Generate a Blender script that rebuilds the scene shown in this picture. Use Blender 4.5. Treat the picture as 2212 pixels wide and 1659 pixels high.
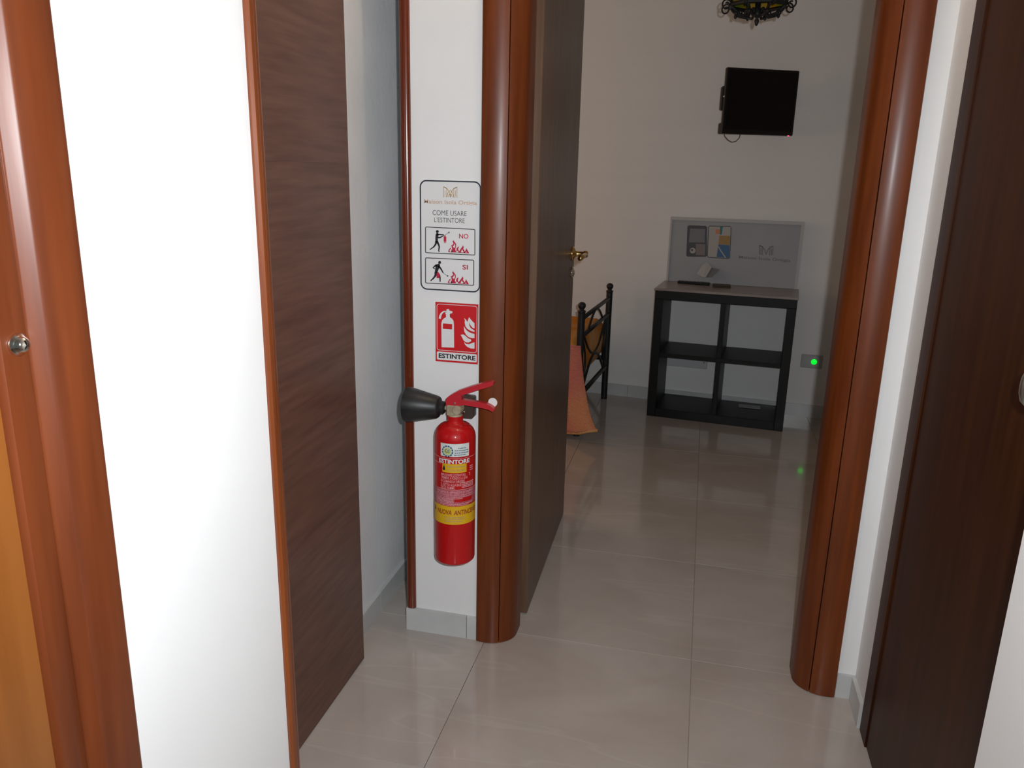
import bpy, math, random
from mathutils import Vector, Matrix
random.seed(4)
for o in list(bpy.data.objects): bpy.data.objects.remove(o)
S = bpy.context.scene
COL = S.collection
R = math.radians

# ------------------------------------------------------------------ camera
FPX, PITCH, ROLL, YAW, H = 1716.98, .266506, .0222854, -.2295441, 1.36
_f = Vector((math.sin(YAW)*math.cos(PITCH), math.cos(YAW)*math.cos(PITCH), -math.sin(PITCH)))
_r = Vector((math.cos(YAW), -math.sin(YAW), 0)); _u = _r.cross(_f)
CR = math.cos(ROLL)*_r + math.sin(ROLL)*_u
CU = -math.sin(ROLL)*_r + math.cos(ROLL)*_u
CF = _f
CAM = Vector((0, 0, H))
cd = bpy.data.cameras.new('camera'); cd.sensor_fit = 'HORIZONTAL'; cd.sensor_width = 36
cd.lens = 36*FPX/2212; cd.clip_start = .02
cam = bpy.data.objects.new('camera', cd); COL.objects.link(cam)
m = Matrix((CR, CU, -CF)).transposed().to_4x4(); m.translation = CAM
cam.matrix_world = m; S.camera = cam

# ------------------------------------------------------------------ light
S.view_settings.view_transform = 'Standard'; S.view_settings.look = 'None'
S.view_settings.gamma = 1; S.view_settings.exposure = 0
S.view_settings.use_curve_mapping = False
w = bpy.data.worlds.new('world'); S.world = w; w.use_nodes = True
w.node_tree.nodes['Background'].inputs[0].default_value = (.9, .95, 1, 1)
w.node_tree.nodes['Background'].inputs[1].default_value = .10
# the camera's own flash, a hand's width up and right of the lens
fl = bpy.data.lights.new('camera_flash', 'SPOT'); fl.energy = 104; fl.color = (.935, .975, 1.01)
fl.spot_size = R(130); fl.spot_blend = 1.0; fl.shadow_soft_size = .012
flo = bpy.data.objects.new('camera_flash', fl); COL.objects.link(flo)
mf = Matrix.Rotation(R(9), 4, 'Z') @ m; mf.translation = CAM + CR*.062 + CU*.05; flo.matrix_world = mf
# daylight entering the bedroom by its window
ar = bpy.data.lights.new('window_daylight', 'AREA'); ar.shape = 'RECTANGLE'; ar.size = 1.1; ar.size_y = 1.3
ar.energy = 9; ar.color = (1, .72, .50)
aro = bpy.data.objects.new('window_daylight', ar); COL.objects.link(aro)
aro.location = (-2.70, 4.0, 1.55); aro.rotation_euler = (0, R(-90), 0)

# ------------------------------------------------------------------ pixel helpers (2212 x 1659 frame -> point on a real plane)
def ray(x, y): return (CR*((x-1106)/FPX) - CU*((y-829.5)/FPX) + CF)
def onY(x, y, Y): d = ray(x, y); return CAM + d*(Y/d.y)
def onX(x, y, X): d = ray(x, y); return CAM + d*(X/d.x)
def onZ(x, y, z=0): d = ray(x, y); return CAM + d*((z-H)/d.z)
def onP(x, y, p, n):
    d = ray(x, y); return CAM + d*((Vector(p)-CAM).dot(n)/d.dot(n))

# ------------------------------------------------------------------ materials
def mat(name, col, rough=.5, metal=0, spec=.5, coat=0, coat_r=.1, emit=None, es=0):
    M = bpy.data.materials.new(name); M.use_nodes = True
    b = M.node_tree.nodes['Principled BSDF']
    b.inputs['Base Color'].default_value = (*col, 1); b.inputs['Roughness'].default_value = rough
    b.inputs['Metallic'].default_value = metal; b.inputs['Specular IOR Level'].default_value = spec
    b.inputs['Coat Weight'].default_value = coat; b.inputs['Coat Roughness'].default_value = coat_r
    if emit: b.inputs['Emission Color'].default_value = (*emit, 1); b.inputs['Emission Strength'].default_value = es
    return M
def noisy(name, c1, c2, scale, stretch=(1, 1, 1), rough=.5, spec=.5, coat=0, coat_r=.1, detail=6, lo=.35, hi=.65, bump=0, rnd=False, distort=0, bscale=None):
    M = mat(name, c1, rough, 0, spec, coat, coat_r); nt = M.node_tree; N = nt.nodes; L = nt.links
    b = N['Principled BSDF']
    tc = N.new('ShaderNodeTexCoord'); mp = N.new('ShaderNodeMapping'); mp.inputs['Scale'].default_value = stretch
    L.new(tc.outputs['Object'], mp.inputs['Vector'])
    if rnd:
        oi = N.new('ShaderNodeObjectInfo'); ml = N.new('ShaderNodeMath'); ml.operation = 'MULTIPLY'; ml.inputs[1].default_value = 37
        L.new(oi.outputs['Random'], ml.inputs[0]); L.new(ml.outputs[0], mp.inputs['Location'])
    n = N.new('ShaderNodeTexNoise'); n.inputs['Scale'].default_value = scale; n.inputs['Detail'].default_value = detail
    n.inputs['Distortion'].default_value = distort
    L.new(mp.outputs[0], n.inputs['Vector'])
    cr = N.new('ShaderNodeValToRGB'); cr.color_ramp.elements[0].position = lo; cr.color_ramp.elements[1].position = hi
    cr.color_ramp.elements[0].color = (*c1, 1); cr.color_ramp.elements[1].color = (*c2, 1)
    L.new(n.outputs['Fac'], cr.inputs[0]); L.new(cr.outputs[0], b.inputs['Base Color'])
    if bump:
        bp = N.new('ShaderNodeBump'); bp.inputs['Strength'].default_value = bump; bp.inputs['Distance'].default_value = .004
        src = n
        if bscale:
            src = N.new('ShaderNodeTexNoise'); src.inputs['Scale'].default_value = bscale; src.inputs['Detail'].default_value = 3
            L.new(mp.outputs[0], src.inputs['Vector'])
        L.new(src.outputs['Fac'], bp.inputs['Height']); L.new(bp.outputs[0], b.inputs['Normal'])
    return M
def tile_material():
    M = noisy('porcelain_tile', (.40, .348, .312), (.465, .418, .382), 2.2, (1, 1.6, 1), .13, .5, coat=.35, coat_r=.03, rnd=True, detail=7, lo=.3, hi=.7, distort=1.2)
    nt = M.node_tree; N = nt.nodes; L = nt.links; b = N['Principled BSDF']
    base = b.inputs['Base Color'].links[0].from_socket; mp = [n for n in N if n.type == 'MAPPING'][0]
    rt = N.new('ShaderNodeMapping'); rt.inputs['Rotation'].default_value = (0, 0, R(28)); rt.inputs['Scale'].default_value = (.55, 2.4, 1)
    L.new(mp.outputs[0], rt.inputs[0])
    n = N.new('ShaderNodeTexNoise'); n.inputs['Scale'].default_value = 1.6; n.inputs['Detail'].default_value = 2; n.inputs['Distortion'].default_value = .25
    L.new(rt.outputs[0], n.inputs['Vector'])
    cr = N.new('ShaderNodeValToRGB'); e = cr.color_ramp.elements
    e[0].position = .485; e[0].color = (0, 0, 0, 1); e[1].position = .5; e[1].color = (1, 1, 1, 1)
    k = e.new(.515); k.color = (0, 0, 0, 1)
    L.new(n.outputs['Fac'], cr.inputs[0])
    mx = N.new('ShaderNodeMixRGB'); mx.inputs[2].default_value = (.62, .57, .52, 1)
    ml = N.new('ShaderNodeMath'); ml.operation = 'MULTIPLY'; ml.inputs[1].default_value = .15
    L.new(cr.outputs[0], ml.inputs[0]); L.new(ml.outputs[0], mx.inputs[0])
    L.new(base, mx.inputs[1]); L.new(mx.outputs[0], b.inputs['Base Color'])
    return M
def weave_material():
    M = noisy('knitted_cover', (.88, .25, .19), (.92, .36, .18), 3.0, (1, 1, 1), .9, .2, lo=.4, hi=.6)
    nt = M.node_tree; N = nt.nodes; L = nt.links; b = N['Principled BSDF']
    tc = [n for n in N if n.type == 'TEX_COORD'][0]
    wv = N.new('ShaderNodeTexWave'); wv.wave_type = 'BANDS'; wv.bands_direction = 'Z'; wv.inputs['Scale'].default_value = 55; wv.inputs['Distortion'].default_value = 3
    L.new(tc.outputs['Object'], wv.inputs['Vector'])
    bp = N.new('ShaderNodeBump'); bp.inputs['Strength'].default_value = .7; bp.inputs['Distance'].default_value = .006
    L.new(wv.outputs['Fac'], bp.inputs['Height']); L.new(bp.outputs[0], b.inputs['Normal'])
    return M
def stripe_wall():
    M = noisy('bedroom_wall_paint', (.755, .745, .735), (.785, .775, .765), 1.2, (.25, .25, 9), .55, .3, lo=.3, hi=.7, bump=.05)
    return M
MT = {
 'white': noisy('white_wall_paint', (.79, .79, .785), (.82, .82, .815), 3, rough=.6, spec=.3, bump=.05, bscale=60),
 'niche': noisy('niche_plaster', (.70, .71, .715), (.77, .775, .78), 4, rough=.75, spec=.2, bump=.25, bscale=45),
 'bedwall': stripe_wall(),
 'ceil': noisy('ceiling_paint', (.80, .80, .79), (.83, .83, .82), 3, rough=.8, spec=.2),
 'grout': noisy('floor_grout', (.28, .24, .21), (.33, .285, .25), 30, rough=.8),
 'tile': tile_material(),
 'skirt': noisy('grey_skirting_tile', (.51, .515, .51), (.59, .595, .59), 6, (1, 1, 1), .25, rnd=True),
 'wood': noisy('reddish_varnished_wood', (.112, .0235, .0040), (.165, .0365, .0062), 9, (5, 5, .35), .40, .32, coat=.10, coat_r=.22),
 'woodred': noisy('red_bead_wood', (.105, .016, .0045), (.145, .026, .007), 9, (5, 5, .35), .22, .5, coat=.5, coat_r=.08),
 'woodbead': noisy('orange_bead_wood', (.14, .032, .007), (.21, .052, .011), 9, (6, 6, .35), .3, .4, coat=.3, coat_r=.1),
 'woodnear': noisy('orange_varnished_wood', (.088, .019, .0052), (.132, .031, .0085), 7, (5, 5, .4), .34, .45, coat=.25, coat_r=.12, bump=.04),
 'woodorange': noisy('honey_varnished_wood', (.165, .052, .010), (.215, .072, .015), 6, (5, 5, .4), .25, .5, coat=.5, coat_r=.08),
 'brown': noisy('horizontal_grain_walnut', (.096, .042, .028), (.147, .071, .048), 5, (1, 1.2, 14), .45, .4, detail=8, lo=.3, hi=.7, distort=.25, rnd=True),
 'dark': noisy('dark_walnut_door', (.115, .063, .037), (.165, .092, .056), 6, (7, 7, .4), .36, .4),
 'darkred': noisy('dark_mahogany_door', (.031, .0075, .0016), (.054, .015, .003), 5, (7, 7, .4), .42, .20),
 'brass': mat('polished_brass', (.78, .52, .20), .18, 1),
 'oldbrass': noisy('dull_brass', (.30, .24, .16), (.42, .35, .25), 60, rough=.45, spec=.5),
 'chrome': mat('chrome', (.80, .78, .72), .10, 1),
 'nickel': mat('satin_nickel', (.62, .66, .62), .3, 1),
 'red': noisy('red_enamel', (.47, .0045, .006), (.51, .006, .007), 4, rough=.42, spec=.2, coat=.55, coat_r=.05),
 'redlever': mat('red_lever_paint', (.50, .022, .032), .35),
 'rubber': noisy('black_rubber', (.012, .012, .012), (.022, .022, .022), 40, rough=.42, spec=.4),
 'plate': mat('dark_bronze_plate', (.070, .052, .040), .4, .3),
 'signwhite': mat('sign_white_plastic', (.78, .78, .78), .35),
 'signred': mat('sign_red', (.60, .012, .018), .4),
 'darkredink': mat('dark_red_ink', (.30, .022, .012), .5),
 'ink': mat('black_ink', (.010, .010, .014), .5),
 'navy': mat('navy_ink', (.012, .018, .035), .5),
 'grey_ink': mat('grey_ink', (.07, .07, .075), .5),
 'gold': mat('gold_ink', (.56, .36, .14), .5),
 'pinkgold': mat('rose_gold_ink', (.62, .42, .30), .5),
 'crimson': mat('crimson_ink', (.50, .012, .050), .5),
 'pinkprint': mat('pale_pink_print', (.70, .36, .38), .4),
 'mauve': noisy('worn_mauve_print', (.40, .06, .085), (.52, .13, .16), 160, rough=.4),
 'yellow': mat('yellow_sticker', (.72, .42, .012), .4),
 'sticker': noisy('worn_white_sticker', (.62, .70, .66), (.75, .78, .76), 60, rough=.4),
 'blue': mat('blue_ring_print', (.015, .075, .16), .5),
 'lime': mat('lime_print', (.50, .55, .15), .5),
 'tagwhite': mat('white_plastic_tag', (.80, .80, .78), .4),
 'blackwood': noisy('black_brown_veneer', (.0028, .0026, .0024), (.005, .0047, .0044), 8, (3, 3, 3), .45, .28),
 'glasstop': noisy('grey_top_panel', (.26, .22, .21), (.32, .28, .26), 10, rough=.3),
 'board': noisy('grey_board', (.34, .355, .375), (.37, .385, .405), 5, rough=.6),
 'boardframe': mat('light_grey_frame', (.46, .455, .45), .5),
 'boardink': mat('board_taupe_ink', (.21, .185, .175), .6),
 'boarddark': mat('board_charcoal_print', (.07, .075, .085), .6),
 'boardmid': mat('board_slate_print', (.19, .195, .21), .6),
 'boardbeige': mat('board_beige_print', (.42, .40, .38), .6),
 'boardochre': mat('board_ochre_print', (.36, .22, .07), .6),
 'boardblue': mat('board_blue_print', (.05, .14, .28), .6),
 'boardteal': mat('board_teal_print', (.02, .20, .24), .6),
 'boardorange': mat('board_orange_print', (.60, .22, .09), .6),
 'paper': mat('white_paper', (.40, .40, .405), .7),
 'greypaper': mat('grey_paper', (.17, .17, .18), .7),
 'olive': mat('olive_wallet', (.06, .05, .03), .6),
 'blackplastic': mat('black_plastic', (.005, .005, .0055), .35, spec=.35),
 'screen': mat('black_screen_glass', (.003, .003, .0035), .22, spec=.25),
 'cable': mat('grey_cable', (.10, .075, .07), .6),
 'greyplastic': mat('grey_plastic_plate', (.42, .42, .43), .5),
 'wallplate': mat('light_grey_wall_plate', (.52, .52, .53), .5),
 'led': mat('green_led', (.02, .5, .05), .4, emit=(.0, 1, .03), es=1.3),
 'ledred': mat('red_led', (.5, .02, .05), .4, emit=(1, .05, .15), es=2.0),
 'iron': noisy('black_wrought_iron', (.008, .009, .010), (.016, .018, .020), 40, rough=.5, spec=.4, bump=.2),
 'glassamber': noisy('amber_stained_glass', (.16, .20, .015), (.62, .30, .01), 9, rough=.2, lo=.4, hi=.6),
 'cover': weave_material(),
 'coverorange': noisy('orange_bedspread', (.62, .22, .02), (.72, .40, .16), 4, rough=.9, spec=.2, lo=.4, hi=.62),
 'mattress': mat('mattress_ticking', (.7, .62, .5), .9),
 'windowwhite': mat('white_window_frame', (.7, .7, .68), .5),
 'pane': mat('curtained_pane', (.8, .7, .55), .6),
 'globe': mat('lit_globe', (1, .9, .75), .5, emit=(1, .78, .58), es=75),
}

# ------------------------------------------------------------------ mesh helpers
FR = {}
def tag(o, label=None, cat=None, group=None, kind=None):
    if label: o['label'] = label
    if cat: o['category'] = cat
    if group: o['group'] = group
    if kind: o['kind'] = kind
    return o
def thing(name, label, cat, loc, rz=0, kind=None, group=None):
    o = bpy.data.objects.new(name, None); COL.objects.link(o); o.empty_display_size = .05
    o.location = loc; o.rotation_euler = (0, 0, rz)
    FR[o] = Matrix.Translation(loc) @ Matrix.Rotation(rz, 4, 'Z')
    return tag(o, label, cat, group, kind)
class MB:
    def __init__(s): s.v = []; s.f = []
    def add(s, vs, fs):
        k = len(s.v); s.v += [Vector(p) for p in vs]; s.f += [[i+k for i in f] for f in fs]; return s
    def hexa(s, b, t):                       # two quads, same winding
        n = len(b); fs = [list(range(n))[::-1], [n+i for i in range(n)]]
        fs += [[i, (i+1) % n, n+(i+1) % n, n+i] for i in range(n)]
        return s.add(list(b)+list(t), fs)
    def box(s, x0, x1, y0, y1, z0, z1):
        return s.hexa([(x0, y0, z0), (x1, y0, z0), (x1, y1, z0), (x0, y1, z0)], [(x0, y0, z1), (x1, y0, z1), (x1, y1, z1), (x0, y1, z1)])
    def extr(s, poly, z0, z1):               # plan polygon (x, y), counter-clockwise
        return s.hexa([(x, y, z0) for x, y in poly], [(x, y, z1) for x, y in poly])
    def bbox(s, x0, x1, y0, y1, z0, z1, c=.004):   # box with chamfered vertical edges
        p = [(x0+c, y0), (x1-c, y0), (x1, y0+c), (x1, y1-c), (x1-c, y1), (x0+c, y1), (x0, y1-c), (x0, y0+c)]
        q = [(x0+2*c, y0+c), (x1-2*c, y0+c), (x1-c, y0+2*c), (x1-c, y1-2*c), (x1-2*c, y1-c), (x0+2*c, y1-c), (x0+c, y1-2*c), (x0+c, y0+2*c)]
        rings = [[(x, y, z0) for x, y in q], [(x, y, z0+c) for x, y in p], [(x, y, z1-c) for x, y in p], [(x, y, z1) for x, y in q]]
        vs = sum(rings, []); fs = [list(range(8))[::-1], [24+i for i in range(8)]]
        for k in range(3): fs += [[8*k+i, 8*k+(i+1) % 8, 8*k+8+(i+1) % 8, 8*k+8+i] for i in range(8)]
        return s.add(vs, fs)
    def tube(s, pts, r, n=8, closed=False):
        pts = [Vector(p) for p in pts]; N = len(pts); rs = r if isinstance(r, (list, tuple)) else [r]*N
        vs = []; up = None
        for i, p in enumerate(pts):
            if closed: t = pts[(i+1) % N]-pts[i-1]
            else: t = pts[min(i+1, N-1)]-pts[max(i-1, 0)]
            t.normalize()
            if up is None: up = Vector((0, 0, 1)) if abs(t.z) < .9 else Vector((1, 0, 0))
            a = t.cross(up)
            if a.length < 1e-4: up = Vector((0, 1, 0)); a = t.cross(up)
            a.normalize(); b = a.cross(t); up = b
            vs += [p+(a*math.cos(k*2*math.pi/n)+b*math.sin(k*2*math.pi/n))*rs[i] for k in range(n)]
        fs = []
        for i in range(N if closed else N-1):
            j = (i+1) % N
            fs += [[i*n+k, i*n+(k+1) % n, j*n+(k+1) % n, j*n+k] for k in range(n)]
        if not closed: fs += [list(range(n))[::-1], [(N-1)*n+k for k in range(n)]]
        return s.add(vs, fs)
    def lathe(s, prof, c=(0, 0, 0), axis='z', n=32, th0=0):     # prof [(r, h)]
        c = Vector(c); vs = []; fs = []
        for r, h in prof:
            for k in range(n):
                a = th0+k*2*math.pi/n; x, y = r*math.cos(a), r*math.sin(a)
                vs.append(c+(Vector((x, y, h)) if axis == 'z' else Vector((h, x, y)) if axis == 'x' else Vector((x, h, y))))
        for i in range(len(prof)-1):
            fs += [[i*n+k, i*n+(k+1) % n, (i+1)*n+(k+1) % n, (i+1)*n+k] for k in range(n)]
        if prof[0][0] > 1e-6: fs.append(list(range(n))[::-1])
        if prof[-1][0] > 1e-6: fs.append([(len(prof)-1)*n+k for k in range(n)])
        return s.add(vs, fs)
    def build(s, name, mt, parent=None, world=True, smooth=False, auto=None, label=None, cat=None, kind=None, group=None):
        me = bpy.data.meshes.new(name); vs = s.v
        o = bpy.data.objects.new(name, me); COL.objects.link(o)
        if parent is not None:
            fr = FR.get(parent, Matrix.Identity(4)); FR[o] = fr
            if world: inv = fr.inverted(); vs = [inv @ p for p in vs]
            o.parent = parent
        else:
            lo = [min(p[i] for p in vs) for i in range(3)]; hi = [max(p[i] for p in vs) for i in range(3)]
            c = Vector(((lo[0]+hi[0])/2, (lo[1]+hi[1])/2, lo[2])); vs = [p-c for p in vs]; o.location = c
            FR[o] = Matrix.Translation(c)
        me.from_pydata([tuple(p) for p in vs], [], s.f); me.materials.append(MT[mt]); me.validate()
        if smooth: me.shade_smooth()
        if auto is not None:
            me.shade_smooth(); me.set_sharp_from_angle(angle=R(auto))
        tag(o, label, cat, group, kind)
        return o
def arc(cx, cy, r, a0, a1, n=8): return [(cx+r*math.cos(R(a0+(a1-a0)*i/n)), cy+r*math.sin(R(a0+(a1-a0)*i/n))) for i in range(n+1)]
def rrect(x0, x1, y0, y1, r, n=6):
    return arc(x1-r, y0+r, r, -90, 0, n)+arc(x1-r, y1-r, r, 0, 90, n)+arc(x0+r, y1-r, r, 90, 180, n)+arc(x0+r, y0+r, r, 180, 270, n)
def stroke(pts, w, closed=False):            # flat ribbon as list of quads in 2D
    qs = []; N = len(pts); ws = w if isinstance(w, (list, tuple)) else [w]*N
    nor = []
    for i in range(N):
        a = pts[i-1] if (closed or i > 0) else pts[i]; b = pts[(i+1) % N] if (closed or i < N-1) else pts[i]
        tx, ty = b[0]-a[0], b[1]-a[1]; l = math.hypot(tx, ty) or 1; nor.append((-ty/l, tx/l))
    for i in range(N if closed else N-1):
        j = (i+1) % N; a, b = pts[i], pts[j]
        qs.append([(a[0]+nor[i][0]*ws[i]/2, a[1]+nor[i][1]*ws[i]/2), (a[0]-nor[i][0]*ws[i]/2, a[1]-nor[i][1]*ws[i]/2),
                   (b[0]-nor[j][0]*ws[j]/2, b[1]-nor[j][1]*ws[j]/2), (b[0]+nor[j][0]*ws[j]/2, b[1]+nor[j][1]*ws[j]/2)])
    return qs
def text_mesh(txt, bold=0.0, shear=0.0):
    cu = bpy.data.curves.new('t', 'FONT'); cu.body = txt; cu.size = 1; cu.offset = bold; cu.shear = shear; cu.resolution_u = 3
    ob = bpy.data.objects.new('t', cu); me = bpy.data.meshes.new_from_object(ob)
    vs = [(v.co.x, v.co.y) for v in me.vertices]; fs = [list(p.vertices) for p in me.polygons]
    bpy.data.objects.remove(ob); bpy.data.curves.remove(cu); bpy.data.meshes.remove(me)
    return vs, fs
def fit_text(txt, x0, x1, y0, y1, bold=0, shear=0):   # stretch into a 2-D box
    vs, fs = text_mesh(txt, bold, shear)
    a = min(v[0] for v in vs); b = max(v[0] for v in vs); c = min(v[1] for v in vs); d = max(v[1] for v in vs)
    return [(x0+(x-a)/(b-a)*(x1-x0), y0+(y-c)/(d-c)*(y1-y0)) for x, y in vs], fs
def flat(mb, polys, fn):                      # polys in 2D, fn maps to 3D
    for p in polys: mb.add([fn(*q) for q in p], [list(range(len(p)))])
    return mb
def disc(cx, cy, r, n=20): return arc(cx, cy, r, 0, 360-360/n, n-1)

# ================================================================== SETTING
TOP = 2.75
YW = 2.015           # face of the wall with the bedroom doorway
# bedroom is turned a little against the hall
BO = Vector((-.48, 4.80, 0)); BU = Vector((1.147, -.122, 0)).normalized(); BN = Vector((BU.y, -BU.x, 0))   # BN points at the camera
def W(s, off, z): return BO + BU*s + BN*off + Vector((0, 0, z))
def onW(x, y, off=0): return onP(x, y, BO+BN*off, BN)
BANG = math.atan2(BU.y, BU.x)

floor = MB().box(-3.0, 1.6, -1.6, 5.3, -.10, -.004).build('floor', 'grout', label='polished beige grey porcelain tile floor running through both rooms', cat='floor', kind='structure')
tm = MB(); g = .0006; tm.bbox(-.3+g, .3-g, -.3+g, .3-g, -.010, 0, .0006)
t0 = None
for i in range(-4, 4):
    for j in range(-4, 5):
        cx, cy = -.535+.6*i-.3, 2.074+.6*j+.3
        if cx < -1.2 and cy < 3.2: continue
        if t0 is None:
            t0 = tm.build('tile', 'tile', floor, world=False); o = t0
        else:
            o = t0.copy(); COL.objects.link(o); o.parent = floor
        o.location = Vector((cx, cy, 0))-floor.location
# ceiling
MB().box(-3.0, 1.6, -1.6, 5.3, TOP, TOP+.1).build('ceiling', 'ceil', label='plain white ceiling above hall and bedroom', cat='ceiling', kind='structure')

# wall with the doorway
mb = MB()
mb.box(-.777, -.50, YW, YW+.10, 0, TOP).box(.385, .60, YW, YW+.10, 0, TOP).box(-.50, .385, YW, YW+.10, 2.12, TOP)
mb.box(-.90, -.777, YW, YW+.10, 2.12, TOP)
mb.build('wall_front', 'white', label='white wall around the bedroom doorway carrying the fire signs', cat='wall', kind='structure')
# near left wall, ending in a bead
mb = MB(); mb.box(-.70, -.60, -1.4, .12, 0, TOP).box(-.70, -.60, .64, 1.015, 0, TOP).box(-.70, -.60, .12, .64, 2.1, TOP)
mb.build('wall_left', 'white', label='bright white wall strip between orange door and brown panel', cat='wall', kind='structure')
# niche wall: one flat plaster face along its whole length
mb = MB(); mb.box(-1.0, -.90, .6, 2.9, 0, TOP)
mb.build('wall_niche', 'niche', label='grey plaster wall in narrow passage beside brown panel', cat='wall', kind='structure')
MB().box(-.90, -.74, 2.75, 2.85, 0, TOP).box(-.777, -.70, YW+.10, 2.85, 0, TOP).build('wall_passage', 'niche', label='plaster wall closing the passage behind the white pier', cat='wall', kind='structure')
# right walls
mb = MB(); mb.box(.49, .60, 1.885, YW, 0, TOP).box(.49, .60, .8, 1.885, 2.12, TOP).box(.53, .60, .8, 1.885, 0, 2.12).box(.40, .60, -1.4, .99, 0, TOP)
mb.build('wall_right', 'white', label='white wall at right edge around the dark mahogany door', cat='wall', kind='structure')
# bedroom walls
mb = MB(); a, b = W(-2.6, 0, 0), W(1.9, 0, 0); a2, b2 = W(-2.6, -.1, 0), W(1.9, -.1, 0)
up = Vector((0, 0, TOP)); mb.hexa([a, b, b2, a2], [a+up, b+up, b2+up, a2+up])
wb = mb.build('wall_back', 'bedwall', label='far bedroom wall with faint horizontal relief', cat='wall', kind='structure')
MB().box(1.25, 1.35, YW+.10, 4.75, 0, TOP).build('wall_bedroom_right', 'bedwall', label='bedroom wall hidden right of the doorway', cat='wall', kind='structure')
MB().box(-2.90, -2.80, 2.85, 3.35, 0, TOP).box(-2.90, -2.80, 4.65, 5.1, 0, TOP).box(-2.90, -2.80, 3.35, 4.65, 0, .85).box(-2.90, -2.80, 3.35, 4.65, 2.25, TOP).box(-2.8, -.777, 2.75, 2.85, 0, TOP)\
    .build('wall_bedroom_left', 'bedwall', label='bedroom wall with window, hidden left of the open door', cat='wall', kind='structure')
wn = thing('window_1', 'white framed bedroom window out of view at left', 'window', (-2.85, 4.0, .85), kind='structure')
mb = MB()
for (y0, y1, z0, z1) in ((3.35, 3.42, .85, 2.25), (4.58, 4.65, .85, 2.25), (3.96, 4.04, .85, 2.25), (3.35, 4.65, .85, .92), (3.35, 4.65, 2.18, 2.25)): mb.box(-2.88, -2.82, y0, y1, z0, z1)
mb.build('window_frame', 'windowwhite', wn); MB().box(-2.86, -2.85, 3.42, 4.58, .92, 2.18).build('window_pane', 'pane', wn)

# skirtings, one tile after another
def skirting(name, label, p, d, n, lengths, h, t=.010):
    p = Vector((*p, 0)); d = Vector((*d, 0)).normalized(); n = Vector((*n, 0)).normalized()
    root = thing(name, label, 'baseboard', p, kind='structure'); s = 0
    for L in lengths:
        a = p+d*(s+.0008); b = p+d*(s+L-.0008); s += L
        q = [a+n*t, b+n*t, b, a]
        if (b-a).cross(-n).z < 0: q = q[::-1]
        c = .002; top = [v+Vector((0, 0, h)) for v in q]
        MB().hexa(q, top).build('skirting_tile', 'skirt', root)
    return root
skirting('baseboard_front', 'light grey tile skirting under the white pier with extinguisher', (-.781, YW), (1, 0), (0, -1), [.190, .031], .073)
skirting('baseboard_right', 'light grey tile skirting in the corner right of doorway', (.443, YW), (1, 0), (0, -1), [.047], .069)
skirting('baseboard_return', 'grey tile skirting on short wall beside mahogany door', (.49, YW-.010), (0, -1), (-1, 0), [.118], .069)
skirting('baseboard_niche', 'dark grey tile skirting along the narrow passage wall', (-.90, .9), (0, 1), (1, 0), [.574, .6, .25, .426], .069)
a = W(-2.3, 0, 0); skirting('baseboard_back', 'grey tile skirting along far bedroom wall', (a.x, a.y), (BU.x, BU.y), (BN.x, BN.y), [.6]*7, .074)

# doorway casings: two convex strips with a groove between
def casing(name, label, xo, xg, xi, sgn):
    root = thing(name, label, 'door casing', (xg, YW, 0), kind='structure')
    z1 = 2.12; w1 = abs(xg-xo)
    # outer strip: shallow convex, leaning in towards the opening
    y = YW-.015; pts = [(xo, YW+.04), (xo, y+.004), (xo+sgn*.0012, y+.0012)]; N_ = 12
    for i in range(N_+1):
        x = xo+(xg-xo)*(.03+.97*i/N_)
        if i: y += math.tan(R(-14+38*(i-.5)/N_))*w1/N_
        pts.append((x, y))
    pts += [(xg, y+.004), (xg, YW+.04)]
    if sgn < 0: pts = pts[::-1]
    MB().extr(pts, .002, z1).build('outer_strip', 'wood', root, auto=40)
    # inner strip: rounds the corner into the reveal
    w2 = abs(xi-xg); x0 = xg+sgn*.0015; y += .0012
    pts = [(x0, YW+.10), (x0, y+.003), (x0+sgn*.001, y)]; x = x0+sgn*.001; L_ = .058; N_ = 12; an = [R(30+60*((i+.5)/N_)**1.25) for i in range(N_)]
    k_ = (w2-.0025)/sum(math.cos(q) for q in an)
    for q in an: x += sgn*math.cos(q)*k_; y += math.sin(q)*k_; pts.append((x, y))
    pts += [(xi, max(y+.002, YW+.10))]
    if sgn < 0: pts = pts[::-1]
    MB().extr(pts, .002, z1).build('inner_strip', 'wood', root, auto=40)
    return root
casing('trim_1', 'reddish wood door casing beside the fire extinguisher', -.561, -.494, -.452, 1)
casing('trim_2', 'reddish wood door casing at right of the bedroom doorway', .443, .379, .338, -1)
hd = thing('trim_3', 'reddish wood head casing over the bedroom doorway', 'door casing', (-.06, YW, 2.12), kind='structure')
MB().box(-.56, .443, YW-.016, YW+.02, 2.12, 2.19).build('outer_strip', 'wood', hd); MB().box(-.46, .34, YW, YW+.10, 2.105, 2.12).build('inner_strip', 'wood', hd)
# beads
def bead(name, label, pl, z0, z1, mt='woodred'):
    return MB().extr(pl, z0, z1).build(name, mt, label=label, cat='trim', kind='structure', auto=35)
bead('trim_4', 'thin glossy red wood bead on left corner of the white pier', [(-.779, YW+.03)]+[(-.779, YW-.002), (-.776, YW-.008), (-.770, YW-.011), (-.762, YW-.011), (-.756, YW-.009), (-.752, YW-.004), (-.751, YW+.002)]+[(-.76, YW+.03)], .074, 2.12)
bead('trim_5', 'glossy orange wood bead between white wall and brown panel',
     [(-.602, 1.000), (-.596, .9995), (-.592, 1.003), (-.591, 1.008), (-.592, 1.012), (-.594, 1.014), (-.593, 1.018), (-.596, 1.026), (-.602, 1.029), (-.66, 1.029), (-.66, 1.016), (-.602, 1.016)], 0, 2.2, 'woodbead')

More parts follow.
